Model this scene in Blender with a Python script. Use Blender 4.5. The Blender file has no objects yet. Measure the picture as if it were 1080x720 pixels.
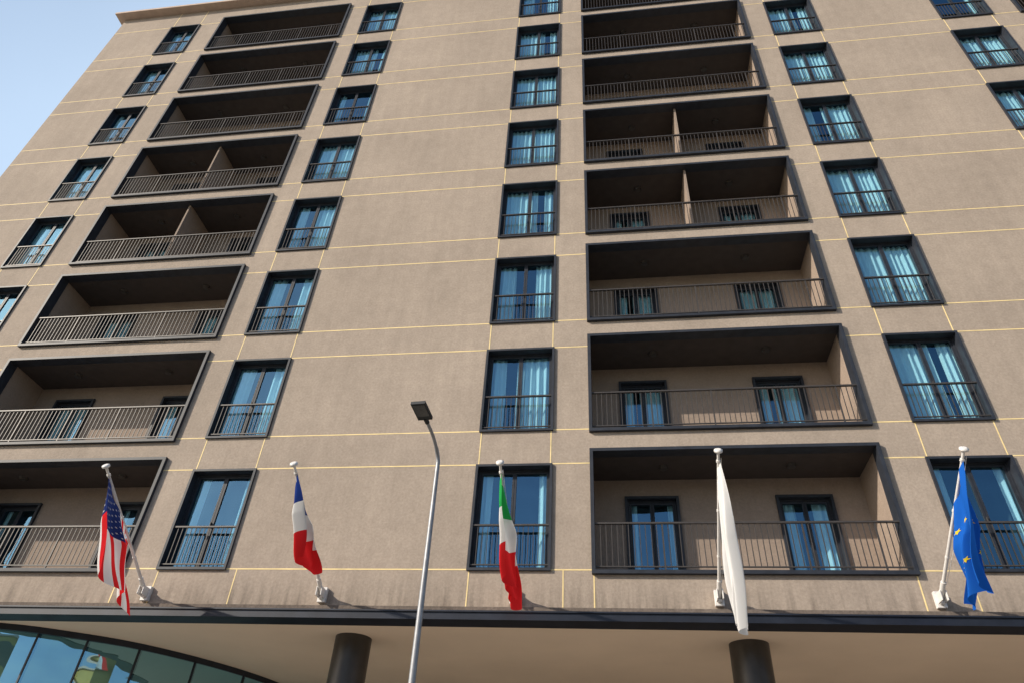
import bpy, math, random
import numpy as np
from mathutils import Vector, Matrix
random.seed(7)
sc=bpy.context.scene
COL=sc.collection
D=13.9; CZ=1.6
# ------------------------------------------------------------------ materials
def newmat(name):
    m=bpy.data.materials.new(name); m.use_nodes=True
    return m,m.node_tree,m.node_tree.nodes['Principled BSDF']
def simple(name,col,rough=.6,metal=0.0,noise=0.0,scale=8.0,bump=0.0,bscale=60.0,spec=.5):
    m,nt,b=newmat(name)
    b.inputs['Base Color'].default_value=(*col,1); b.inputs['Roughness'].default_value=rough
    b.inputs['Metallic'].default_value=metal; b.inputs['Specular IOR Level'].default_value=spec
    tc=nt.nodes.new('ShaderNodeTexCoord')
    if noise>0:
        n=nt.nodes.new('ShaderNodeTexNoise'); n.inputs['Scale'].default_value=scale; n.inputs['Detail'].default_value=6
        nt.links.new(tc.outputs['Object'],n.inputs['Vector'])
        r=nt.nodes.new('ShaderNodeValToRGB')
        r.color_ramp.elements[0].position=.3; r.color_ramp.elements[1].position=.7
        r.color_ramp.elements[0].color=(*[c*(1-noise) for c in col],1)
        r.color_ramp.elements[1].color=(*[min(1,c*(1+noise)) for c in col],1)
        nt.links.new(n.outputs['Fac'],r.inputs['Fac']); nt.links.new(r.outputs['Color'],b.inputs['Base Color'])
    if bump>0:
        n2=nt.nodes.new('ShaderNodeTexNoise'); n2.inputs['Scale'].default_value=bscale; n2.inputs['Detail'].default_value=5
        nt.links.new(tc.outputs['Object'],n2.inputs['Vector'])
        bp=nt.nodes.new('ShaderNodeBump'); bp.inputs['Strength'].default_value=bump; bp.inputs['Distance'].default_value=.02
        nt.links.new(n2.outputs['Fac'],bp.inputs['Height']); nt.links.new(bp.outputs['Normal'],b.inputs['Normal'])
    return m
def stucco(name,col,var=.16,dirt_z=None):
    m,nt,b=newmat(name); b.inputs['Roughness'].default_value=.9; b.inputs['Specular IOR Level'].default_value=.15
    tc=nt.nodes.new('ShaderNodeTexCoord')
    def noise(scale,detail,vec=None,rough=.6):
        n=nt.nodes.new('ShaderNodeTexNoise'); n.inputs['Scale'].default_value=scale; n.inputs['Detail'].default_value=detail
        n.inputs['Roughness'].default_value=rough
        nt.links.new(vec if vec else tc.outputs['Object'],n.inputs['Vector']); return n.outputs['Fac']
    def rng(inp,a,b_,lo=.3,hi=.7):
        r=nt.nodes.new('ShaderNodeMapRange'); r.inputs['From Min'].default_value=lo; r.inputs['From Max'].default_value=hi
        r.inputs['To Min'].default_value=a; r.inputs['To Max'].default_value=b_; nt.links.new(inp,r.inputs['Value']); return r.outputs['Result']
    mp=nt.nodes.new('ShaderNodeMapping'); mp.inputs['Scale'].default_value=(2.2,2.2,.18); nt.links.new(tc.outputs['Object'],mp.inputs['Vector'])
    st=noise(1.6,6,mp.outputs['Vector'])
    a=rng(noise(.35,5),1-var*1.0,1+var*1.0); s=rng(st,1-var*.6,1+var*.4); g=rng(noise(18,4,None,.7),1-var*1.3,1+var*1.3)
    g2=rng(noise(3.5,6,None,.7),1-var*.7,1+var*.7)
    def mul(x,y):
        k=nt.nodes.new('ShaderNodeMath'); k.operation='MULTIPLY'; nt.links.new(x,k.inputs[0]); nt.links.new(y,k.inputs[1]); return k.outputs[0]
    t=mul(mul(mul(a,s),g),g2)
    if dirt_z is not None:
        sp=nt.nodes.new('ShaderNodeSeparateXYZ'); nt.links.new(tc.outputs['Object'],sp.inputs[0])
        band=rng(sp.outputs['Z'],1.0,0.0,dirt_z,dirt_z+.75)
        mp2=nt.nodes.new('ShaderNodeMapping'); mp2.inputs['Scale'].default_value=(5,5,.5); nt.links.new(tc.outputs['Object'],mp2.inputs['Vector'])
        dr=rng(noise(1.2,6,mp2.outputs['Vector']),0,.50,.44,.74)
        k=nt.nodes.new('ShaderNodeMath'); k.operation='SUBTRACT'; k.inputs[0].default_value=1; nt.links.new(mul(band,dr),k.inputs[1])
        t=mul(t,k.outputs[0])
    vm=nt.nodes.new('ShaderNodeVectorMath'); vm.operation='SCALE'; vm.inputs[0].default_value=col
    nt.links.new(t,vm.inputs['Scale']); nt.links.new(vm.outputs['Vector'],b.inputs['Base Color'])
    bp=nt.nodes.new('ShaderNodeBump'); bp.inputs['Strength'].default_value=.55; bp.inputs['Distance'].default_value=.012
    nt.links.new(noise(28,5,None,.7),bp.inputs['Height']); nt.links.new(bp.outputs['Normal'],b.inputs['Normal'])
    return m
def glassmat(name,tint,add,gcol=(.85,.93,1)):
    m=bpy.data.materials.new(name); m.use_nodes=True; nt=m.node_tree; nt.nodes.clear()
    out=nt.nodes.new('ShaderNodeOutputMaterial'); mix=nt.nodes.new('ShaderNodeMixShader')
    tr=nt.nodes.new('ShaderNodeBsdfTransparent'); tr.inputs[0].default_value=(*tint,1)
    gl=nt.nodes.new('ShaderNodeBsdfGlossy'); gl.inputs['Color'].default_value=(*gcol,1); gl.inputs['Roughness'].default_value=.015
    lw=nt.nodes.new('ShaderNodeLayerWeight'); lw.inputs['Blend'].default_value=.5
    pw=nt.nodes.new('ShaderNodeMath'); pw.operation='POWER'; pw.inputs[1].default_value=3.5; nt.links.new(lw.outputs['Facing'],pw.inputs[0])
    ad=nt.nodes.new('ShaderNodeMath'); ad.operation='MULTIPLY_ADD'; ad.use_clamp=True; ad.inputs[1].default_value=.70; ad.inputs[2].default_value=add
    tc=nt.nodes.new('ShaderNodeTexCoord'); n=nt.nodes.new('ShaderNodeTexNoise'); n.inputs['Scale'].default_value=1.3; n.inputs['Detail'].default_value=1
    nt.links.new(tc.outputs['Object'],n.inputs['Vector'])
    bp=nt.nodes.new('ShaderNodeBump'); bp.inputs['Strength'].default_value=.2; bp.inputs['Distance'].default_value=.08
    nt.links.new(n.outputs['Fac'],bp.inputs['Height']); nt.links.new(bp.outputs['Normal'],gl.inputs['Normal'])
    nt.links.new(pw.outputs[0],ad.inputs[0]); nt.links.new(ad.outputs[0],mix.inputs[0])
    nt.links.new(tr.outputs[0],mix.inputs[1]); nt.links.new(gl.outputs[0],mix.inputs[2]); nt.links.new(mix.outputs[0],out.inputs[0])
    return m
def cloth(name,col,trans=.35):
    m=bpy.data.materials.new(name); m.use_nodes=True; nt=m.node_tree; nt.nodes.clear()
    out=nt.nodes.new('ShaderNodeOutputMaterial'); mix=nt.nodes.new('ShaderNodeMixShader'); mix.inputs[0].default_value=trans
    d=nt.nodes.new('ShaderNodeBsdfDiffuse'); t=nt.nodes.new('ShaderNodeBsdfTranslucent')
    d.inputs[0].default_value=(*col,1); t.inputs[0].default_value=(*col,1)
    nt.links.new(d.outputs[0],mix.inputs[1]); nt.links.new(t.outputs[0],mix.inputs[2]); nt.links.new(mix.outputs[0],out.inputs[0])
    return m
ZB=CZ+.323*D
M={}
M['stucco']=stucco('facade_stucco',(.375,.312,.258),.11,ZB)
M['stucco_shade']=stucco('balcony_stucco_shaded',(.31,.245,.200),.08)  # same stucco as the facade, with balcony shade put into the colour
M['joint']=simple('panel_joint_cream',(.86,.68,.33),.7,0,.15,3)
M['metal']=simple('dark_metal_frame',(.022,.026,.036),.55,0,.25,5,spec=.4)
M['rail']=simple('railing_metal',(.055,.048,.044),.5,.1,.15,9)
M['ceil']=simple('balcony_ceiling',(.055,.044,.040),.85,0,.12,4)  # dark ceiling paint, with the balcony's shadow also put into the colour
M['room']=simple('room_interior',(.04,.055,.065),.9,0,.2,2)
M['curtain']=cloth('curtain_sheer',(.92,.94,.94),.20)
M['glass']=glassmat('window_glass',(.66,.93,1.0),.24,(.36,.72,1))
M['lobbyglass']=glassmat('lobby_glass',(.25,.55,.62),.45,(.42,.78,1))
M['soffit']=simple('soffit_plaster',(.84,.68,.53),.7,0,.05,.6,.15,20)
M['fascia']=simple('fascia_metal',(.016,.020,.032),.45,.2,.25,3)
M['ledge']=stucco('ledge_concrete',(.17,.14,.12),.2)
M['column']=simple('column_dark',(.05,.044,.04),.35,.2,.2,4,.1,40)
M['cornice']=simple('cornice_stone',(.5,.38,.30),.8,0,.1,3)
M['pole']=simple('pole_white_paint',(.72,.70,.68),.35,0,.06,10)
M['lampmetal']=simple('lamp_galvanised',(.30,.31,.33),.5,.4,.15,12)
M['lamphead']=simple('lamp_head_dark',(.02,.022,.025),.5,.2,.2,8)
M['lens']=simple('lamp_lens',(.10,.10,.10),.15,0,.2,60)
M['asphalt']=simple('asphalt',(.05,.05,.052),.9,0,.25,3,.5,80)
M['paving']=simple('paving_stone',(.40,.36,.31),.85,0,.15,2,.3,40)
M['kerb']=simple('kerb_stone',(.34,.33,.31),.8,0,.15,5)
M['paint']=simple('road_paint',(.7,.7,.68),.7,0,.12,6)
M['ground']=simple('ground_earth',(.16,.15,.12),.95,0,.3,.5)
# ------------------------------------------------------------------ mesh builder
class MB:
    def __init__(s): s.v=[];s.f=[];s.m=[];s.mats=[]
    def mi(s,k):
        if k not in s.mats: s.mats.append(k)
        return s.mats.index(k)
    def quad(s,a,b,c,d,k):
        n=len(s.v); s.v+= [a,b,c,d]; s.f.append((n,n+1,n+2,n+3)); s.m.append(s.mi(k))
    def box(s,x0,x1,y0,y1,z0,z1,k):
        n=len(s.v)
        s.v+=[(x0,y0,z0),(x1,y0,z0),(x1,y1,z0),(x0,y1,z0),(x0,y0,z1),(x1,y0,z1),(x1,y1,z1),(x0,y1,z1)]
        for f in [(0,3,2,1),(4,5,6,7),(0,1,5,4),(1,2,6,5),(2,3,7,6),(3,0,4,7)]:
            s.f.append(tuple(n+i for i in f)); s.m.append(s.mi(k))
    def ring(s,x0,x1,y0,y1,z0,z1,t,k):
        s.box(x0,x0+t,y0,y1,z0,z1,k); s.box(x1-t,x1,y0,y1,z0,z1,k)
        s.box(x0+t,x1-t,y0,y1,z0,z0+t,k); s.box(x0+t,x1-t,y0,y1,z1-t,z1,k)
    def grid(s,P,k,kf=None):
        n=len(s.v); R=len(P);C=len(P[0])
        for r in P: s.v+=[tuple(p) for p in r]
        for i in range(R-1):
            for j in range(C-1):
                s.f.append((n+i*C+j,n+i*C+j+1,n+(i+1)*C+j+1,n+(i+1)*C+j)); s.m.append(s.mi(kf(i,j) if kf else k))
    def tube(s,pts,rads,k,seg=14,cap=True):
        pts=[Vector(p) for p in pts]; rings=[]
        for i,p in enumerate(pts):
            d=(pts[min(i+1,len(pts)-1)]-pts[max(i-1,0)]).normalized()
            ref=Vector((1,0,0)) if abs(d.x)<.9 else Vector((0,1,0))
            a=d.cross(ref).normalized(); b=d.cross(a)
            rings.append([tuple(p+rads[i]*(math.cos(2*math.pi*q/seg)*a+math.sin(2*math.pi*q/seg)*b)) for q in range(seg+1)])
        s.grid(rings,k)
        if cap:
            for r in (rings[0],rings[-1]):
                n=len(s.v); s.v+=r[:seg]; s.f.append(tuple(range(n,n+seg))); s.m.append(s.mi(k))
    def mesh(s,name,smooth=False):
        me=bpy.data.meshes.new(name); me.from_pydata(s.v,[],s.f)
        for k in s.mats: me.materials.append(M[k])
        me.polygons.foreach_set('material_index',s.m)
        if smooth: me.polygons.foreach_set('use_smooth',[True]*len(s.f))
        me.update(); return me
    def obj(s,name,parent=None,smooth=False,loc=(0,0,0)):
        o=bpy.data.objects.new(name,s.mesh(name,smooth)); COL.objects.link(o); o.location=loc
        if parent: o.parent=parent
        return o
def empty(name,loc=(0,0,0)):
    o=bpy.data.objects.new(name,None); COL.objects.link(o); o.location=loc; o.empty_display_size=.3; return o
def inst(me,name,loc,parent):
    o=bpy.data.objects.new(name,me); COL.objects.link(o); o.location=loc; o.parent=parent; return o
# ------------------------------------------------------------------ layout (metres)
H=.2376*D
WZ=[CZ+.3764*D+H*i for i in range(8)]; WH=.1755*D
BZ=[CZ+.3715*D+H*i for i in range(8)]; BH=.2050*D
WCOLS={'a':(-1.3978*D,1.46),'b':(-.7165*D,1.62),'c':(-.2190*D,1.74),'e':(.4676*D,1.67),'f':(.8778*D,1.67)}
BCOLS={'l':(-1.2172*D,6.16),'d':(-.0342*D,6.14),'g':(1.06*D,6.14)}
XL=-1.607*D; XR=26.0
ZT=CZ+2.31*D; DEP=18.0
FT=.055
BD=1.4
building=empty('hotel_building')
ops=[]
for x,w in WCOLS.values():
    for z in WZ: ops.append((x+.02,x+w-.02,z+.02,z+WH-.02))
for x,w in BCOLS.values():
    for z in BZ: ops.append((x+.02,x+w-.02,z+.02,z+BH-.02))
xs=sorted({XL,XR}|{o[0] for o in ops}|{o[1] for o in ops}); zs=sorted({ZB,ZT}|{o[2] for o in ops}|{o[3] for o in ops})
mb=MB()
for i in range(len(xs)-1):
    for j in range(len(zs)-1):
        cx=(xs[i]+xs[i+1])/2; cz=(zs[j]+zs[j+1])/2
        if any(o[0]<cx<o[1] and o[2]<cz<o[3] for o in ops): continue
        mb.quad((xs[i],0,zs[j]),(xs[i+1],0,zs[j]),(xs[i+1],0,zs[j+1]),(xs[i],0,zs[j+1]),'stucco')
mb.quad((XL,DEP,ZB),(XL,0,ZB),(XL,0,ZT),(XL,DEP,ZT),'stucco')
mb.quad((XR,0,ZB),(XR,DEP,ZB),(XR,DEP,ZT),(XR,0,ZT),'stucco')
mb.quad((XR,DEP,ZB),(XL,DEP,ZB),(XL,DEP,ZT),(XR,DEP,ZT),'stucco')
mb.obj('facade_wall',building)
mb=MB()
mb.box(XL-.34,XR+.34,-.36,DEP+.36,ZT,ZT+.12,'cornice')
mb.box(XL-.25,XR+.25,-.26,DEP+.26,ZT+.12,ZT+.26,'fascia')
mb.obj('roof_cornice',building)
def cut(x0,x1,holes):
    segs=[(x0,x1)]
    for a,b in holes:
        n=[]
        for s,e in segs:
            if b<=s or a>=e: n.append((s,e)); continue
            if a>s: n.append((s,a))
            if b<e: n.append((b,e))
        segs=n
    return segs
mb=MB(); jt=.013
full=[(x,x+w,z,z+WH) for x,w in WCOLS.values() for z in WZ]+[(x,x+w,z,z+BH) for x,w in BCOLS.values() for z in BZ]
hz=[]
for z in WZ: hz+=[z+.03,z+WH+.01]
for z in hz:
    for s,e in cut(XL+.01,XR,[(o[0],o[1]) for o in full if o[2]-.02<z<o[3]+.02]):
        if e-s>.03: mb.box(s,e,-.004,.01,z-jt,z+jt,'joint')
for x,w in WCOLS.values():
    for k,z in enumerate(WZ):
        lo=(WZ[k-1]+WH+.01+jt) if k else ZB+.02
        for xx in ((x+.05,x+w-.05) if k else (x+.05,x+w+.25)):
            mb.box(xx-jt*.9,xx+jt*.9,-.004,.01,lo,z-.004 if (k or xx<x+w) else z+.03-jt,'joint')
    z=WZ[-1]+WH+.01+jt
    for xx in (x+.05,x+w-.05): mb.box(xx-jt*.9,xx+jt*.9,-.004,.01,z,ZT-.01,'joint')
for x,w in BCOLS.values():
    for xx in (x+.04,x+w-.04): mb.box(xx-jt,xx+jt,-.004,.01,ZB+.02,BZ[0]-.004,'joint')
mb.obj('panel_joints',building)
# --------- windows
def curtain(mb,x0,x1,z0,z1,y,seed):
    r=random.Random(seed); n=max(8,int((x1-x0)/.016)); ph=r.random()*6; f=2*math.pi/.16
    top=[];bot=[];mid=[]
    for i in range(n+1):
        x=x0+(x1-x0)*i/n
        w=.045*math.sin(f*x+ph+1.4*math.sin(5*x+ph))+.018*math.sin(f*.43*x)
        top.append((x,y+w*.7,z1)); mid.append((x+.01*math.sin(9*x+ph),y+w*1.1,(z0+z1)/2)); bot.append((x+.015*math.sin(7*x),y+w*1.2,z0))
    mb.grid([bot,mid,top],'curtain')
def glazing(mb,x0,x1,z0,z1,y,kind,seed):
    t=.04
    mb.ring(x0,x1,y-.05,y+.06,z0,z1,t,'metal')
    xm=(x0+x1)/2
    for a,b in ((x0+t+.004,xm-.004),(xm+.004,x1-t-.004)):
        mb.ring(a,b,y-.03,y+.035,z0+t+.004,z1-t-.004,.045,'metal')
        aa,bb=a+.04,b-.04
        mb.quad((aa,y,z0+t+.045),(bb,y,z0+t+.045),(bb,y,z1-t-.045),(aa,y,z1-t-.045),'glass')
    mb.box(xm-.02,xm-.008,y-.07,y-.03,z0+1.0,z0+1.12,'rail')
    w=x1-x0; yc=y+.11
    c0,c1=x0+.04,x1-.04
    def C(a,b,sd): curtain(mb,a,b,z0+.02,z1-.03,yc,sd)
    if kind==0: C(c0,c0+w*.30,seed); C(c1-w*.30,c1,seed+1)
    elif kind==1: C(c0,c1,seed)
    elif kind==2: C(c1-w*.5,c1,seed)
    elif kind==3: C(c0,c0+w*.16,seed); C(c1-w*.14,c1,seed)
    elif kind==4: C(c0,c0+w*.24,seed); C(c1-w*.54,c1,seed+3)
    elif kind==5: C(c0,c0+w*.62,seed); C(c1-w*.2,c1,seed+2)
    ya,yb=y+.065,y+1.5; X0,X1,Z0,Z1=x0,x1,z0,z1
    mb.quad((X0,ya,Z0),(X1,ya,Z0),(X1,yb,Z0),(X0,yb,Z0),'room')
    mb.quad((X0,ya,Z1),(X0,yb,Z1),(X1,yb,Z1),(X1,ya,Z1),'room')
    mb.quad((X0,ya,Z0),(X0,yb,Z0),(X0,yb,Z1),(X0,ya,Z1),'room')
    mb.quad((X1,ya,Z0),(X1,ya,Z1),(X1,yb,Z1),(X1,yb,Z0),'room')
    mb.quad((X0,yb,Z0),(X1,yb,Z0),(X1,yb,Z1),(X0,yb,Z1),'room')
def railing(mb,x0,x1,y,z0,z1,sp,post=0,t=.009):
    mb.box(x0,x1,y-.028,y+.028,z1-.035,z1,'rail')
    mb.box(x0,x1,y-.014,y+.014,z0,z0+.025,'rail')
    n=max(2,round((x1-x0)/sp))
    for i in range(1,n):
        x=x0+(x1-x0)*i/n; big=post and (i%post==0)
        tt=t*1.9 if big else t
        mb.box(x-tt,x+tt,y-tt,y+tt,z0+.025 if not big else z0-.06,z1-.035,'rail')
wmesh={}
def window_mesh(w,kind):
    key=(round(w,3),kind)
    if key in wmesh: return wmesh[key]
    mb=MB(); P=-.055
    mb.ring(0,w,P,.27,0,WH,FT,'metal')
    x0,x1,z0,z1=FT+.002,w-FT-.002,FT+.002,WH-FT-.002
    glazing(mb,x0,x1,z0,z1,.205,kind,int(w*100)*7+kind)
    railing(mb,x0,x1,-.005,z0+.06,z0+.95,.105,0,.007)
    wmesh[key]=mb.mesh('window_unit'); return wmesh[key]
DW,DH=1.24,2.28
def door_mesh(kind):
    key=('door',kind)
    if key in wmesh: return wmesh[key]
    mb=MB(); mb.ring(0,DW,-.07,.26,0,DH,.06,'metal')
    glazing(mb,.062,DW-.062,.062,DH-.062,.12,kind,kind*13+5)
    wmesh[key]=mb.mesh('door_unit'); return wmesh[key]
def balcony_mesh(w,div):
    key=('balc',round(w,2),div)
    if key in wmesh: return wmesh[key]
    mb=MB(); P=-.09; t=.075
    mb.ring(0,w,P,.22,0,BH,t,'metal')
    a,b=t-.03,w-t+.03; f,c=t-.005,BH-t+.03; y0=.10
    mb.quad((a,y0,f),(b,y0,f),(b,BD,f),(a,BD,f),'paving')
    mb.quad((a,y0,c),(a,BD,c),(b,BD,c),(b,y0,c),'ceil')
    mb.quad((a,y0,f),(a,BD,f),(a,BD,c),(a,y0,c),'stucco_shade')
    mb.quad((b,y0,f),(b,y0,c),(b,BD,c),(b,BD,f),'stucco_shade')
    dx=[(.75,.75+DW),(w-.75-DW,w-.75)]; dz1=f+.01+DH
    X=[a,dx[0][0]+.01,dx[0][1]-.01,dx[1][0]+.01,dx[1][1]-.01,b]
    for i in range(5):
        if i in (1,3): mb.quad((X[i],BD,dz1-.01),(X[i+1],BD,dz1-.01),(X[i+1],BD,c),(X[i],BD,c),'stucco_shade')
        else: mb.quad((X[i],BD,f),(X[i+1],BD,f),(X[i+1],BD,c),(X[i],BD,c),'stucco_shade')
    if div: mb.box(w/2-.03,w/2+.03,.12,BD-.002,f+.002,c-.002,'stucco_shade')
    for lx in (w*.27,w*.73):
        mb.tube([(lx,.75,c-.003),(lx,.75,c-.07)],[.11,.09],'rail',16)
    railing(mb,t+.002,w-t-.002,-.02,t+.07,t+1.02,.115,12,.008)
    wmesh[key]=mb.mesh('balcony_unit'); return wmesh[key]
kinds={'c':[3,4,0,5,1,1,5,0],'e':[3,5,1,1,4,1,5,1],'b':[3,0,0,4,1,3,5,1],'a':[3,0,3,4,1,3,0,4],'f':[3,0,1,4,5,1,3,1]}
for c,(x,w) in WCOLS.items():
    for k,z in enumerate(WZ): inst(window_mesh(w,kinds[c][k]),'window',(x,0,z),building)
rr=random.Random(3)
for c,(x,w) in BCOLS.items():
    for k,z in enumerate(BZ):
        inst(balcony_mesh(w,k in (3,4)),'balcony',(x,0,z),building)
        for j,xx in enumerate((.75,w-.75-DW)):
            kd=[3,4,1,4,1,0,3,0][k] if rr.random()<.7 else rr.choice([0,1,2,4])
            inst(door_mesh(kd),'balcony_door',(x+xx,BD,z+.080),building)
# --------- base: fascia, soffit, columns, curved glass
mb=MB()
mb.box(XL-.05,XR,-.14,.35,ZB-.27,ZB-.10,'fascia')
mb.box(XL-.02,XR,-.07,.30,ZB-.10,ZB,'ledge')
mb.box(XL-.05,XR,-.17,-.14,ZB-.13,ZB-.10,'fascia')
mb.obj('canopy_fascia',building)
SZ=ZB-.25
mb=MB(); mb.quad((XL,.35,SZ),(XL,DEP,SZ),(XR,DEP,SZ),(XR,.35,SZ),'soffit'); mb.obj('soffit',building)
for cx in (-5.67,2.58,10.83,19.0):
    mb=MB(); mb.tube([(cx,1.3,.12),(cx,1.3,SZ+.01)],[.39,.39],'column',48,False)
    mb.tube([(cx,1.3,.12),(cx,1.3,.26)],[.46,.46],'column',48)
    mb.obj('column',building,True)
ctrl=[(-24,-.0),(-20,.12),(-16.5,.15),(-13.65,.62),(-12.3,1.2),(-11.1,2.05),(-10.0,3.5),(-9.2,5.27),(-8.8,7.5),(-8.7,10)]
def cr(P,n=6):
    out=[]
    for i in range(len(P)-1):
        p0=P[max(i-1,0)];p1=P[i];p2=P[i+1];p3=P[min(i+2,len(P)-1)]
        for k in range(n):
            t=k/n
            out.append(tuple(.5*((2*p1[j])+(-p0[j]+p2[j])*t+(2*p0[j]-5*p1[j]+4*p2[j]-p3[j])*t*t+(-p0[j]+3*p1[j]-3*p2[j]+p3[j])*t**3) for j in (0,1)))
    out.append(P[-1]); return out
cv=[(x,max(y,.37)) for x,y in cr(ctrl,4) if x>XL+.1]
mb=MB()
for i in range(len(cv)-1):
    (x0,y0),(x1,y1)=cv[i],cv[i+1]
    for z0,z1 in ((.2,2.9),(2.96,SZ-.10)):
        mb.quad((x0,y0,z0),(x1,y1,z0),(x1,y1,z1),(x0,y0,z1),'lobbyglass')
mb.grid([[(x,y-.05,SZ-.13) for x,y in cv],[(x,y-.05,SZ-.002) for x,y in cv]],'fascia')
mb.grid([[(x,y-.05,SZ-.13) for x,y in cv],[(x,y+.06,SZ-.13) for x,y in cv]],'fascia')
mb.grid([[(x,y-.04,2.88) for x,y in cv],[(x,y-.04,2.97) for x,y in cv]],'fascia')
mb.grid([[(x,y-.04,.12) for x,y in cv],[(x,y-.04,.25) for x,y in cv]],'fascia')
for x,y in cv[::3]: mb.box(x-.02,x+.02,y-.02,y+.08,.12,SZ-.12,'fascia')
mb.obj('curved_lobby_glazing',building)
mb=MB()
mb.quad((-8.7,10,.12),(XR,10,.12),(XR,10,SZ-.003),(-8.7,10,SZ-.003),'ledge')
mb.box(XL+.3,-9.5,11,11.2,.12,SZ-.01,'room')
mb.obj('lobby_wall',building)
# ------------------------------------------------------------------ street
mb=MB(); mb.quad((-1500,-1500,-.008),(1500,-1500,-.008),(1500,1500,-.008),(-1500,1500,-.008),'ground'); mb.obj('ground')
mb=MB(); mb.quad((-200,-12,0),(200,-12,0),(200,-5,0),(-200,-5,0),'asphalt'); mb.obj('road')
mb=MB(); x=-120
while x<120: mb.quad((x,-8.57,.004),(x+3,-8.57,.004),(x+3,-8.43,.004),(x,-8.43,.004),'paint'); x+=7
mb.quad((-200,-5.45,.004),(200,-5.45,.004),(200,-5.33,.004),(-200,-5.33,.004),'paint')
mb.quad((-200,-11.67,.004),(200,-11.67,.004),(200,-11.55,.004),(-200,-11.55,.004),'paint')
mb.obj('road_markings')
mb=MB(); mb.box(-200,200,-4.8,30,-.2,.12,'paving'); mb.box(-200,200,-5,-4.8,-.2,.125,'kerb'); mb.obj('pavement')
mb=MB(); mb.box(-200,200,-20,-12.2,-.2,.12,'paving'); mb.box(-200,200,-12.2,-12,-.2,.125,'kerb'); mb.obj('pavement')
M['ob1']=stucco('plaster_ochre',(.50,.34,.10)); M['ob2']=stucco('plaster_pale',(.45,.40,.33))
def office(x0,w,y0,h,mat):
    o=empty('apartment_building'); mb=MB(); mb.box(x0,x0+w,y0-12,y0,0,h,mat)
    z=1.2
    while z+2<h:
        x=x0+1.2
        while x+1.3<x0+w:
            mb.box(x,x+1.3,y0,y0+.03,z,z+1.6,'fascia'); mb.box(x-.1,x+1.4,y0,y0+.12,z-.12,z-.002,'cornice'); x+=2.7
        z+=3.1
    mb.box(x0-.4,x0+w+.4,y0-12.4,y0+.4,h,h+.3,'cornice'); b=mb.obj('walls',o)
office(-38,22,-36,13,'ob1'); office(-12,20,-38,10,'ob2'); office(12,24,-36,14,'ob1')
# ------------------------------------------------------------------ street lamp
lamp=empty('street_lamp',(-2.62,-4.4,.12))
mb=MB(); hh=6.80
mb.tube([(0,0,0),(0,0,1.2),(-.02,0,1.25),(-.04,0,3.6),(-.08,0,hh)],[.075,.075,.056,.046,.032],'lampmetal',20)
mb.tube([(0,0,0),(0,0,.04)],[.16,.16],'lampmetal',20)
mb.obj('pole',lamp,True)
mb=MB(); arc=[]
for i in range(11):
    a=i/10*math.radians(75); R=.62
    arc.append((-.08-.03*i/10,-R*(1-math.cos(a)),hh-.02+R*.45*math.sin(a)))
last=arc[-1]; arc.append((last[0]-.02,last[1]-.38,last[2]+.03))
mb.tube(arc,[.032]*6+[.026]*6,'lampmetal',14); mb.obj('arm',lamp,True)
ex,ey,ez=arc[-1]
mb=MB()
mb.box(-.14,.14,-.50,.0,-.035,.03,'lamphead'); mb.box(-.09,.09,-.42,-.06,.03,.075,'lamphead')
for k in range(6): mb.box(-.075,.075,-.39+k*.055,-.38+k*.055,.075,.095,'lamphead')
mb.box(-.115,.115,-.46,-.12,-.042,-.034,'lens'); mb.tube([(0,.12,-.005),(0,-.02,-.005)],[.045,.045],'lamphead',12)
h=mb.obj('head',lamp); h.location=(ex,ey+.02,ez); h.rotation_euler=(math.radians(-4),0,math.radians(-4)); h.scale=(.8,.8,.8)
bv=h.modifiers.new('b','BEVEL'); bv.width=.006; bv.segments=2
# ------------------------------------------------------------------ flags
for k,c in {'f_red':(.68,.025,.03),'f_white':(.78,.78,.78),'f_navy':(.02,.035,.14),'f_green':(.03,.36,.09),'f_blue':(.015,.12,.52),'f_yellow':(.90,.66,.04),'f_dblue':(.02,.045,.22)}.items():
    M[k]=cloth(k,c,.22)
def star(mb,P,s,t,rs,rt,k,off,rot=0):
    c=[]
    for q in range(10):
        a=rot+q*math.pi/5; r=1 if q%2==0 else .42
        c.append(P(s+rs*r*math.sin(a),t+rt*r*math.cos(a)))
    ctr=P(s,t)
    e1=(P(s+.01,t)-P(s-.01,t)); e2=(P(s,t+.01)-P(s,t-.01)); n=e1.cross(e2).normalized()
    for sg in (-1,1):
        base=len(mb.v); mb.v+= [tuple(ctr+n*off*sg)]+[tuple(p+n*off*sg) for p in c]
        for q in range(10): mb.f.append((base,base+1+q,base+1+(q+1)%10)); mb.m.append(mb.mi(k))
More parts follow.
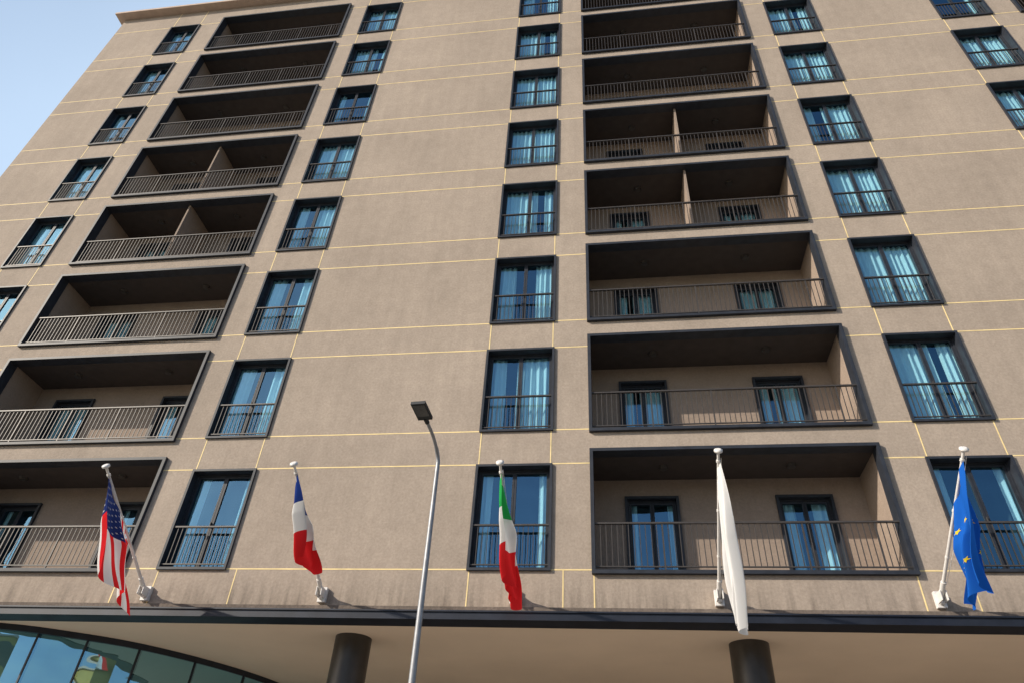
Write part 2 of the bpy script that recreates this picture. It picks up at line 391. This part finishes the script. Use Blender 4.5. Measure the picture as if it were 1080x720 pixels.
def flag(name,bx,tipdx,tipz,hoist,LA,LB,drift,dx,amp,nf,colorf,ns,ntt,stars=None,ph=0.):
    bz=CZ+.338*D; o=empty(name,(bx,-.10,bz))
    tip=Vector((tipdx,-2.56,tipz)); L=tip.length; d=tip.normalized()
    mb=MB()
    mb.tube([tuple(d*-.02),tuple(d*L)],[.034,.024],'pole',16)
    mb.tube([tuple(d*(L-.0)),tuple(d*(L+.03)),tuple(d*(L+.035)),tuple(d*(L+.07)),tuple(d*(L+.085))],[.03,.03,.075,.075,.04],'pole',18)
    mb.tube([tuple(d*.0),tuple(d*.38)],[.046,.046],'pole',16)
    for u in (.30,.62,.95): mb.tube([tuple(d*L*u-d*.02),tuple(d*L*u+d*.02)],[.038,.038],'pole',14)
    mb.obj('pole',o,True)
    mb=MB(); mb.box(-.085,.085,.01,.10,-.15,.15,'pole'); mb.box(-.062,-.042,-.20,.01,-.08,.10,'pole'); mb.box(.042,.062,-.20,.01,-.08,.10,'pole')
    mb.box(-.04,.04,-.05,.01,-.10,-.04,'pole')
    b=mb.obj('bracket',o); bv=b.modifiers.new('b','BEVEL'); bv.width=.006; bv.segments=2
    mb=MB(); off=Vector((.045,0,-.03)); mb.tube([tuple(d*L*.98+off),tuple(d*L*.5+off*1.5+Vector((0,0,-.03))),tuple(d*.35+off)],[.005]*3,'pole',6); mb.obj('halyard',o)
    u0=L-.12
    def P(s,t):
        p=d*(u0-hoist*s)+Vector((0,0,-.03))
        Lh=LA+(LB-LA)*s
        e=min(1,t*2.2)
        a=amp*(.25+.75*e)
        x=a*math.sin(2*math.pi*nf*s+ph+1.6*t)+.4*a*math.sin(2*math.pi*nf*2.3*s+2*ph-3*t)+dx*t*(1-.3*s)+.25*a*math.sin(9*t+5*s+ph)*e
        y=.6*a*math.cos(2*math.pi*nf*s+ph+.6*t)*e+drift*(t**1.15)*(1-.12*s)
        z=-Lh*t+.04*math.sin(5*t+4*s+ph)*t+.07*math.sin(2*math.pi*nf*s+ph)*t
        return p+Vector((x,y,z))
    mb=MB(); G=[[tuple(P(i/ns,j/ntt)) for j in range(ntt+1)] for i in range(ns+1)]
    mb.grid(G,None,lambda i,j:colorf((i+.5)/ns,(j+.5)/ntt))
    if stars: stars(mb,P)
    mb.obj('cloth',o,True)
    return o
def us(s,t):
    if s<7/13 and t<.4: return 'f_navy'
    return 'f_red' if int(s*13)%2==0 else 'f_white'
def us_st(mb,P):
    for r in range(9):
        for c in range(6 if r%2==0 else 5):
            star(mb,P,(7/13)*(r+1)/10,.4*((c+.5 if r%2==0 else c+1))/6.0,.019,.012,'f_white',.004)
def eu_st(mb,P):
    for q in range(12):
        a=q*math.pi/6; star(mb,P,.5+.30*math.cos(a),.5+.20*math.sin(a),.046,.029,'f_yellow',.005)
tri=lambda a,b,c:(lambda s,t:a if t<1/3 else (b if t<2/3 else c))
flag('american_flag_on_pole',-.7160*D,.0,1.58,1.60,1.70,1.15,.72,.20,.11,1.5,us,91,60,us_st,1.9)
flag('french_flag_on_pole',-.4320*D,.0,1.55,.95,1.34,.85,.95,.14,.12,2.2,tri('f_dblue','f_white','f_red'),60,60,None,1.2)
flag('italian_flag_on_pole',-.1450*D,.0,1.50,1.25,1.60,1.10,1.10,.12,.11,2.6,tri('f_green','f_white','f_red'),60,60,None,2.5)
flag('white_flag_on_pole',.1390*D,-.05,1.66,.80,2.68,1.95,.85,.20,.085,3.1,lambda s,t:'f_white',84,80,None,.9)
flag('european_union_flag_on_pole',.4220*D,.03,1.60,1.25,1.85,1.25,.74,.04,.13,1.7,lambda s,t:'f_blue',70,60,eu_st,3.4)
# ------------------------------------------------------------------ light
az=math.radians(56); el=math.radians(28.5)
S=Vector((-math.sin(az)*math.cos(el),-math.cos(az)*math.cos(el),math.sin(el)))
sd=bpy.data.lights.new('sun','SUN'); sd.energy=5.0; sd.angle=math.radians(.5); sd.color=(1,.90,.76)
so=bpy.data.objects.new('sun',sd); COL.objects.link(so); so.rotation_euler=(-S).to_track_quat('-Z','Y').to_euler(); so.location=(-20,-30,30)
wd=bpy.data.worlds.new('World'); sc.world=wd; wd.use_nodes=True; nt=wd.node_tree
bg=nt.nodes['Background']; sk=nt.nodes.new('ShaderNodeTexSky'); sk.sky_type='NISHITA'; sk.sun_disc=False
sk.sun_elevation=el; sk.sun_rotation=math.atan2(S.x,S.y)%(2*math.pi); sk.air_density=1.0; sk.dust_density=1.2; sk.ozone_density=1.5; sk.altitude=50
# sky behind the hotel painted paler; added brightness that hardly lights the facade
tc=nt.nodes.new('ShaderNodeTexCoord'); sep=nt.nodes.new('ShaderNodeSeparateXYZ'); nt.links.new(tc.outputs['Generated'],sep.inputs[0])
mr=nt.nodes.new('ShaderNodeMapRange'); mr.interpolation_type='SMOOTHSTEP'; mr.inputs['From Min'].default_value=-.15; mr.inputs['From Max'].default_value=.55
mr.inputs['To Max'].default_value=.92; nt.links.new(sep.outputs['Y'],mr.inputs['Value'])
nz=nt.nodes.new('ShaderNodeTexNoise'); nz.inputs['Scale'].default_value=2.2; nz.inputs['Detail'].default_value=4; nt.links.new(tc.outputs['Generated'],nz.inputs['Vector'])
mr2=nt.nodes.new('ShaderNodeMapRange'); mr2.inputs['From Min'].default_value=.3; mr2.inputs['From Max'].default_value=.7; mr2.inputs['To Min'].default_value=.85; nt.links.new(nz.outputs['Fac'],mr2.inputs['Value'])
mu=nt.nodes.new('ShaderNodeMath'); mu.operation='MULTIPLY'; nt.links.new(mr.outputs[0],mu.inputs[0]); nt.links.new(mr2.outputs[0],mu.inputs[1])
mx=nt.nodes.new('ShaderNodeMix'); mx.data_type='RGBA'; nt.links.new(mu.outputs[0],mx.inputs['Factor']); nt.links.new(sk.outputs[0],mx.inputs['A']); mx.inputs['B'].default_value=(4.7,6.0,7.6,1)
nt.links.new(mx.outputs['Result'],bg.inputs[0]); bg.inputs[1].default_value=.15
sc.view_settings.view_transform='Standard'; sc.view_settings.look='None'; sc.view_settings.exposure=0; sc.view_settings.gamma=1
# ------------------------------------------------------------------ camera
R=np.array([[.9902,-.0408,-.1338],[.1298,.624,.7706],[.0521,-.7804,.6232]]); u,_,v=np.linalg.svd(R); R=u@v
cam=bpy.data.cameras.new('camera'); cam.lens=736.6*36/1080; cam.sensor_width=36; cam.clip_end=5000; cam.clip_start=.1
co=bpy.data.objects.new('camera',cam); COL.objects.link(co)
m=Matrix.Identity(4)
for r in range(3):
    m[r][0]=R[r][0]; m[r][1]=-R[r][1]; m[r][2]=-R[r][2]
m[0][3]=0; m[1][3]=-D; m[2][3]=CZ
co.matrix_world=m; sc.camera=co
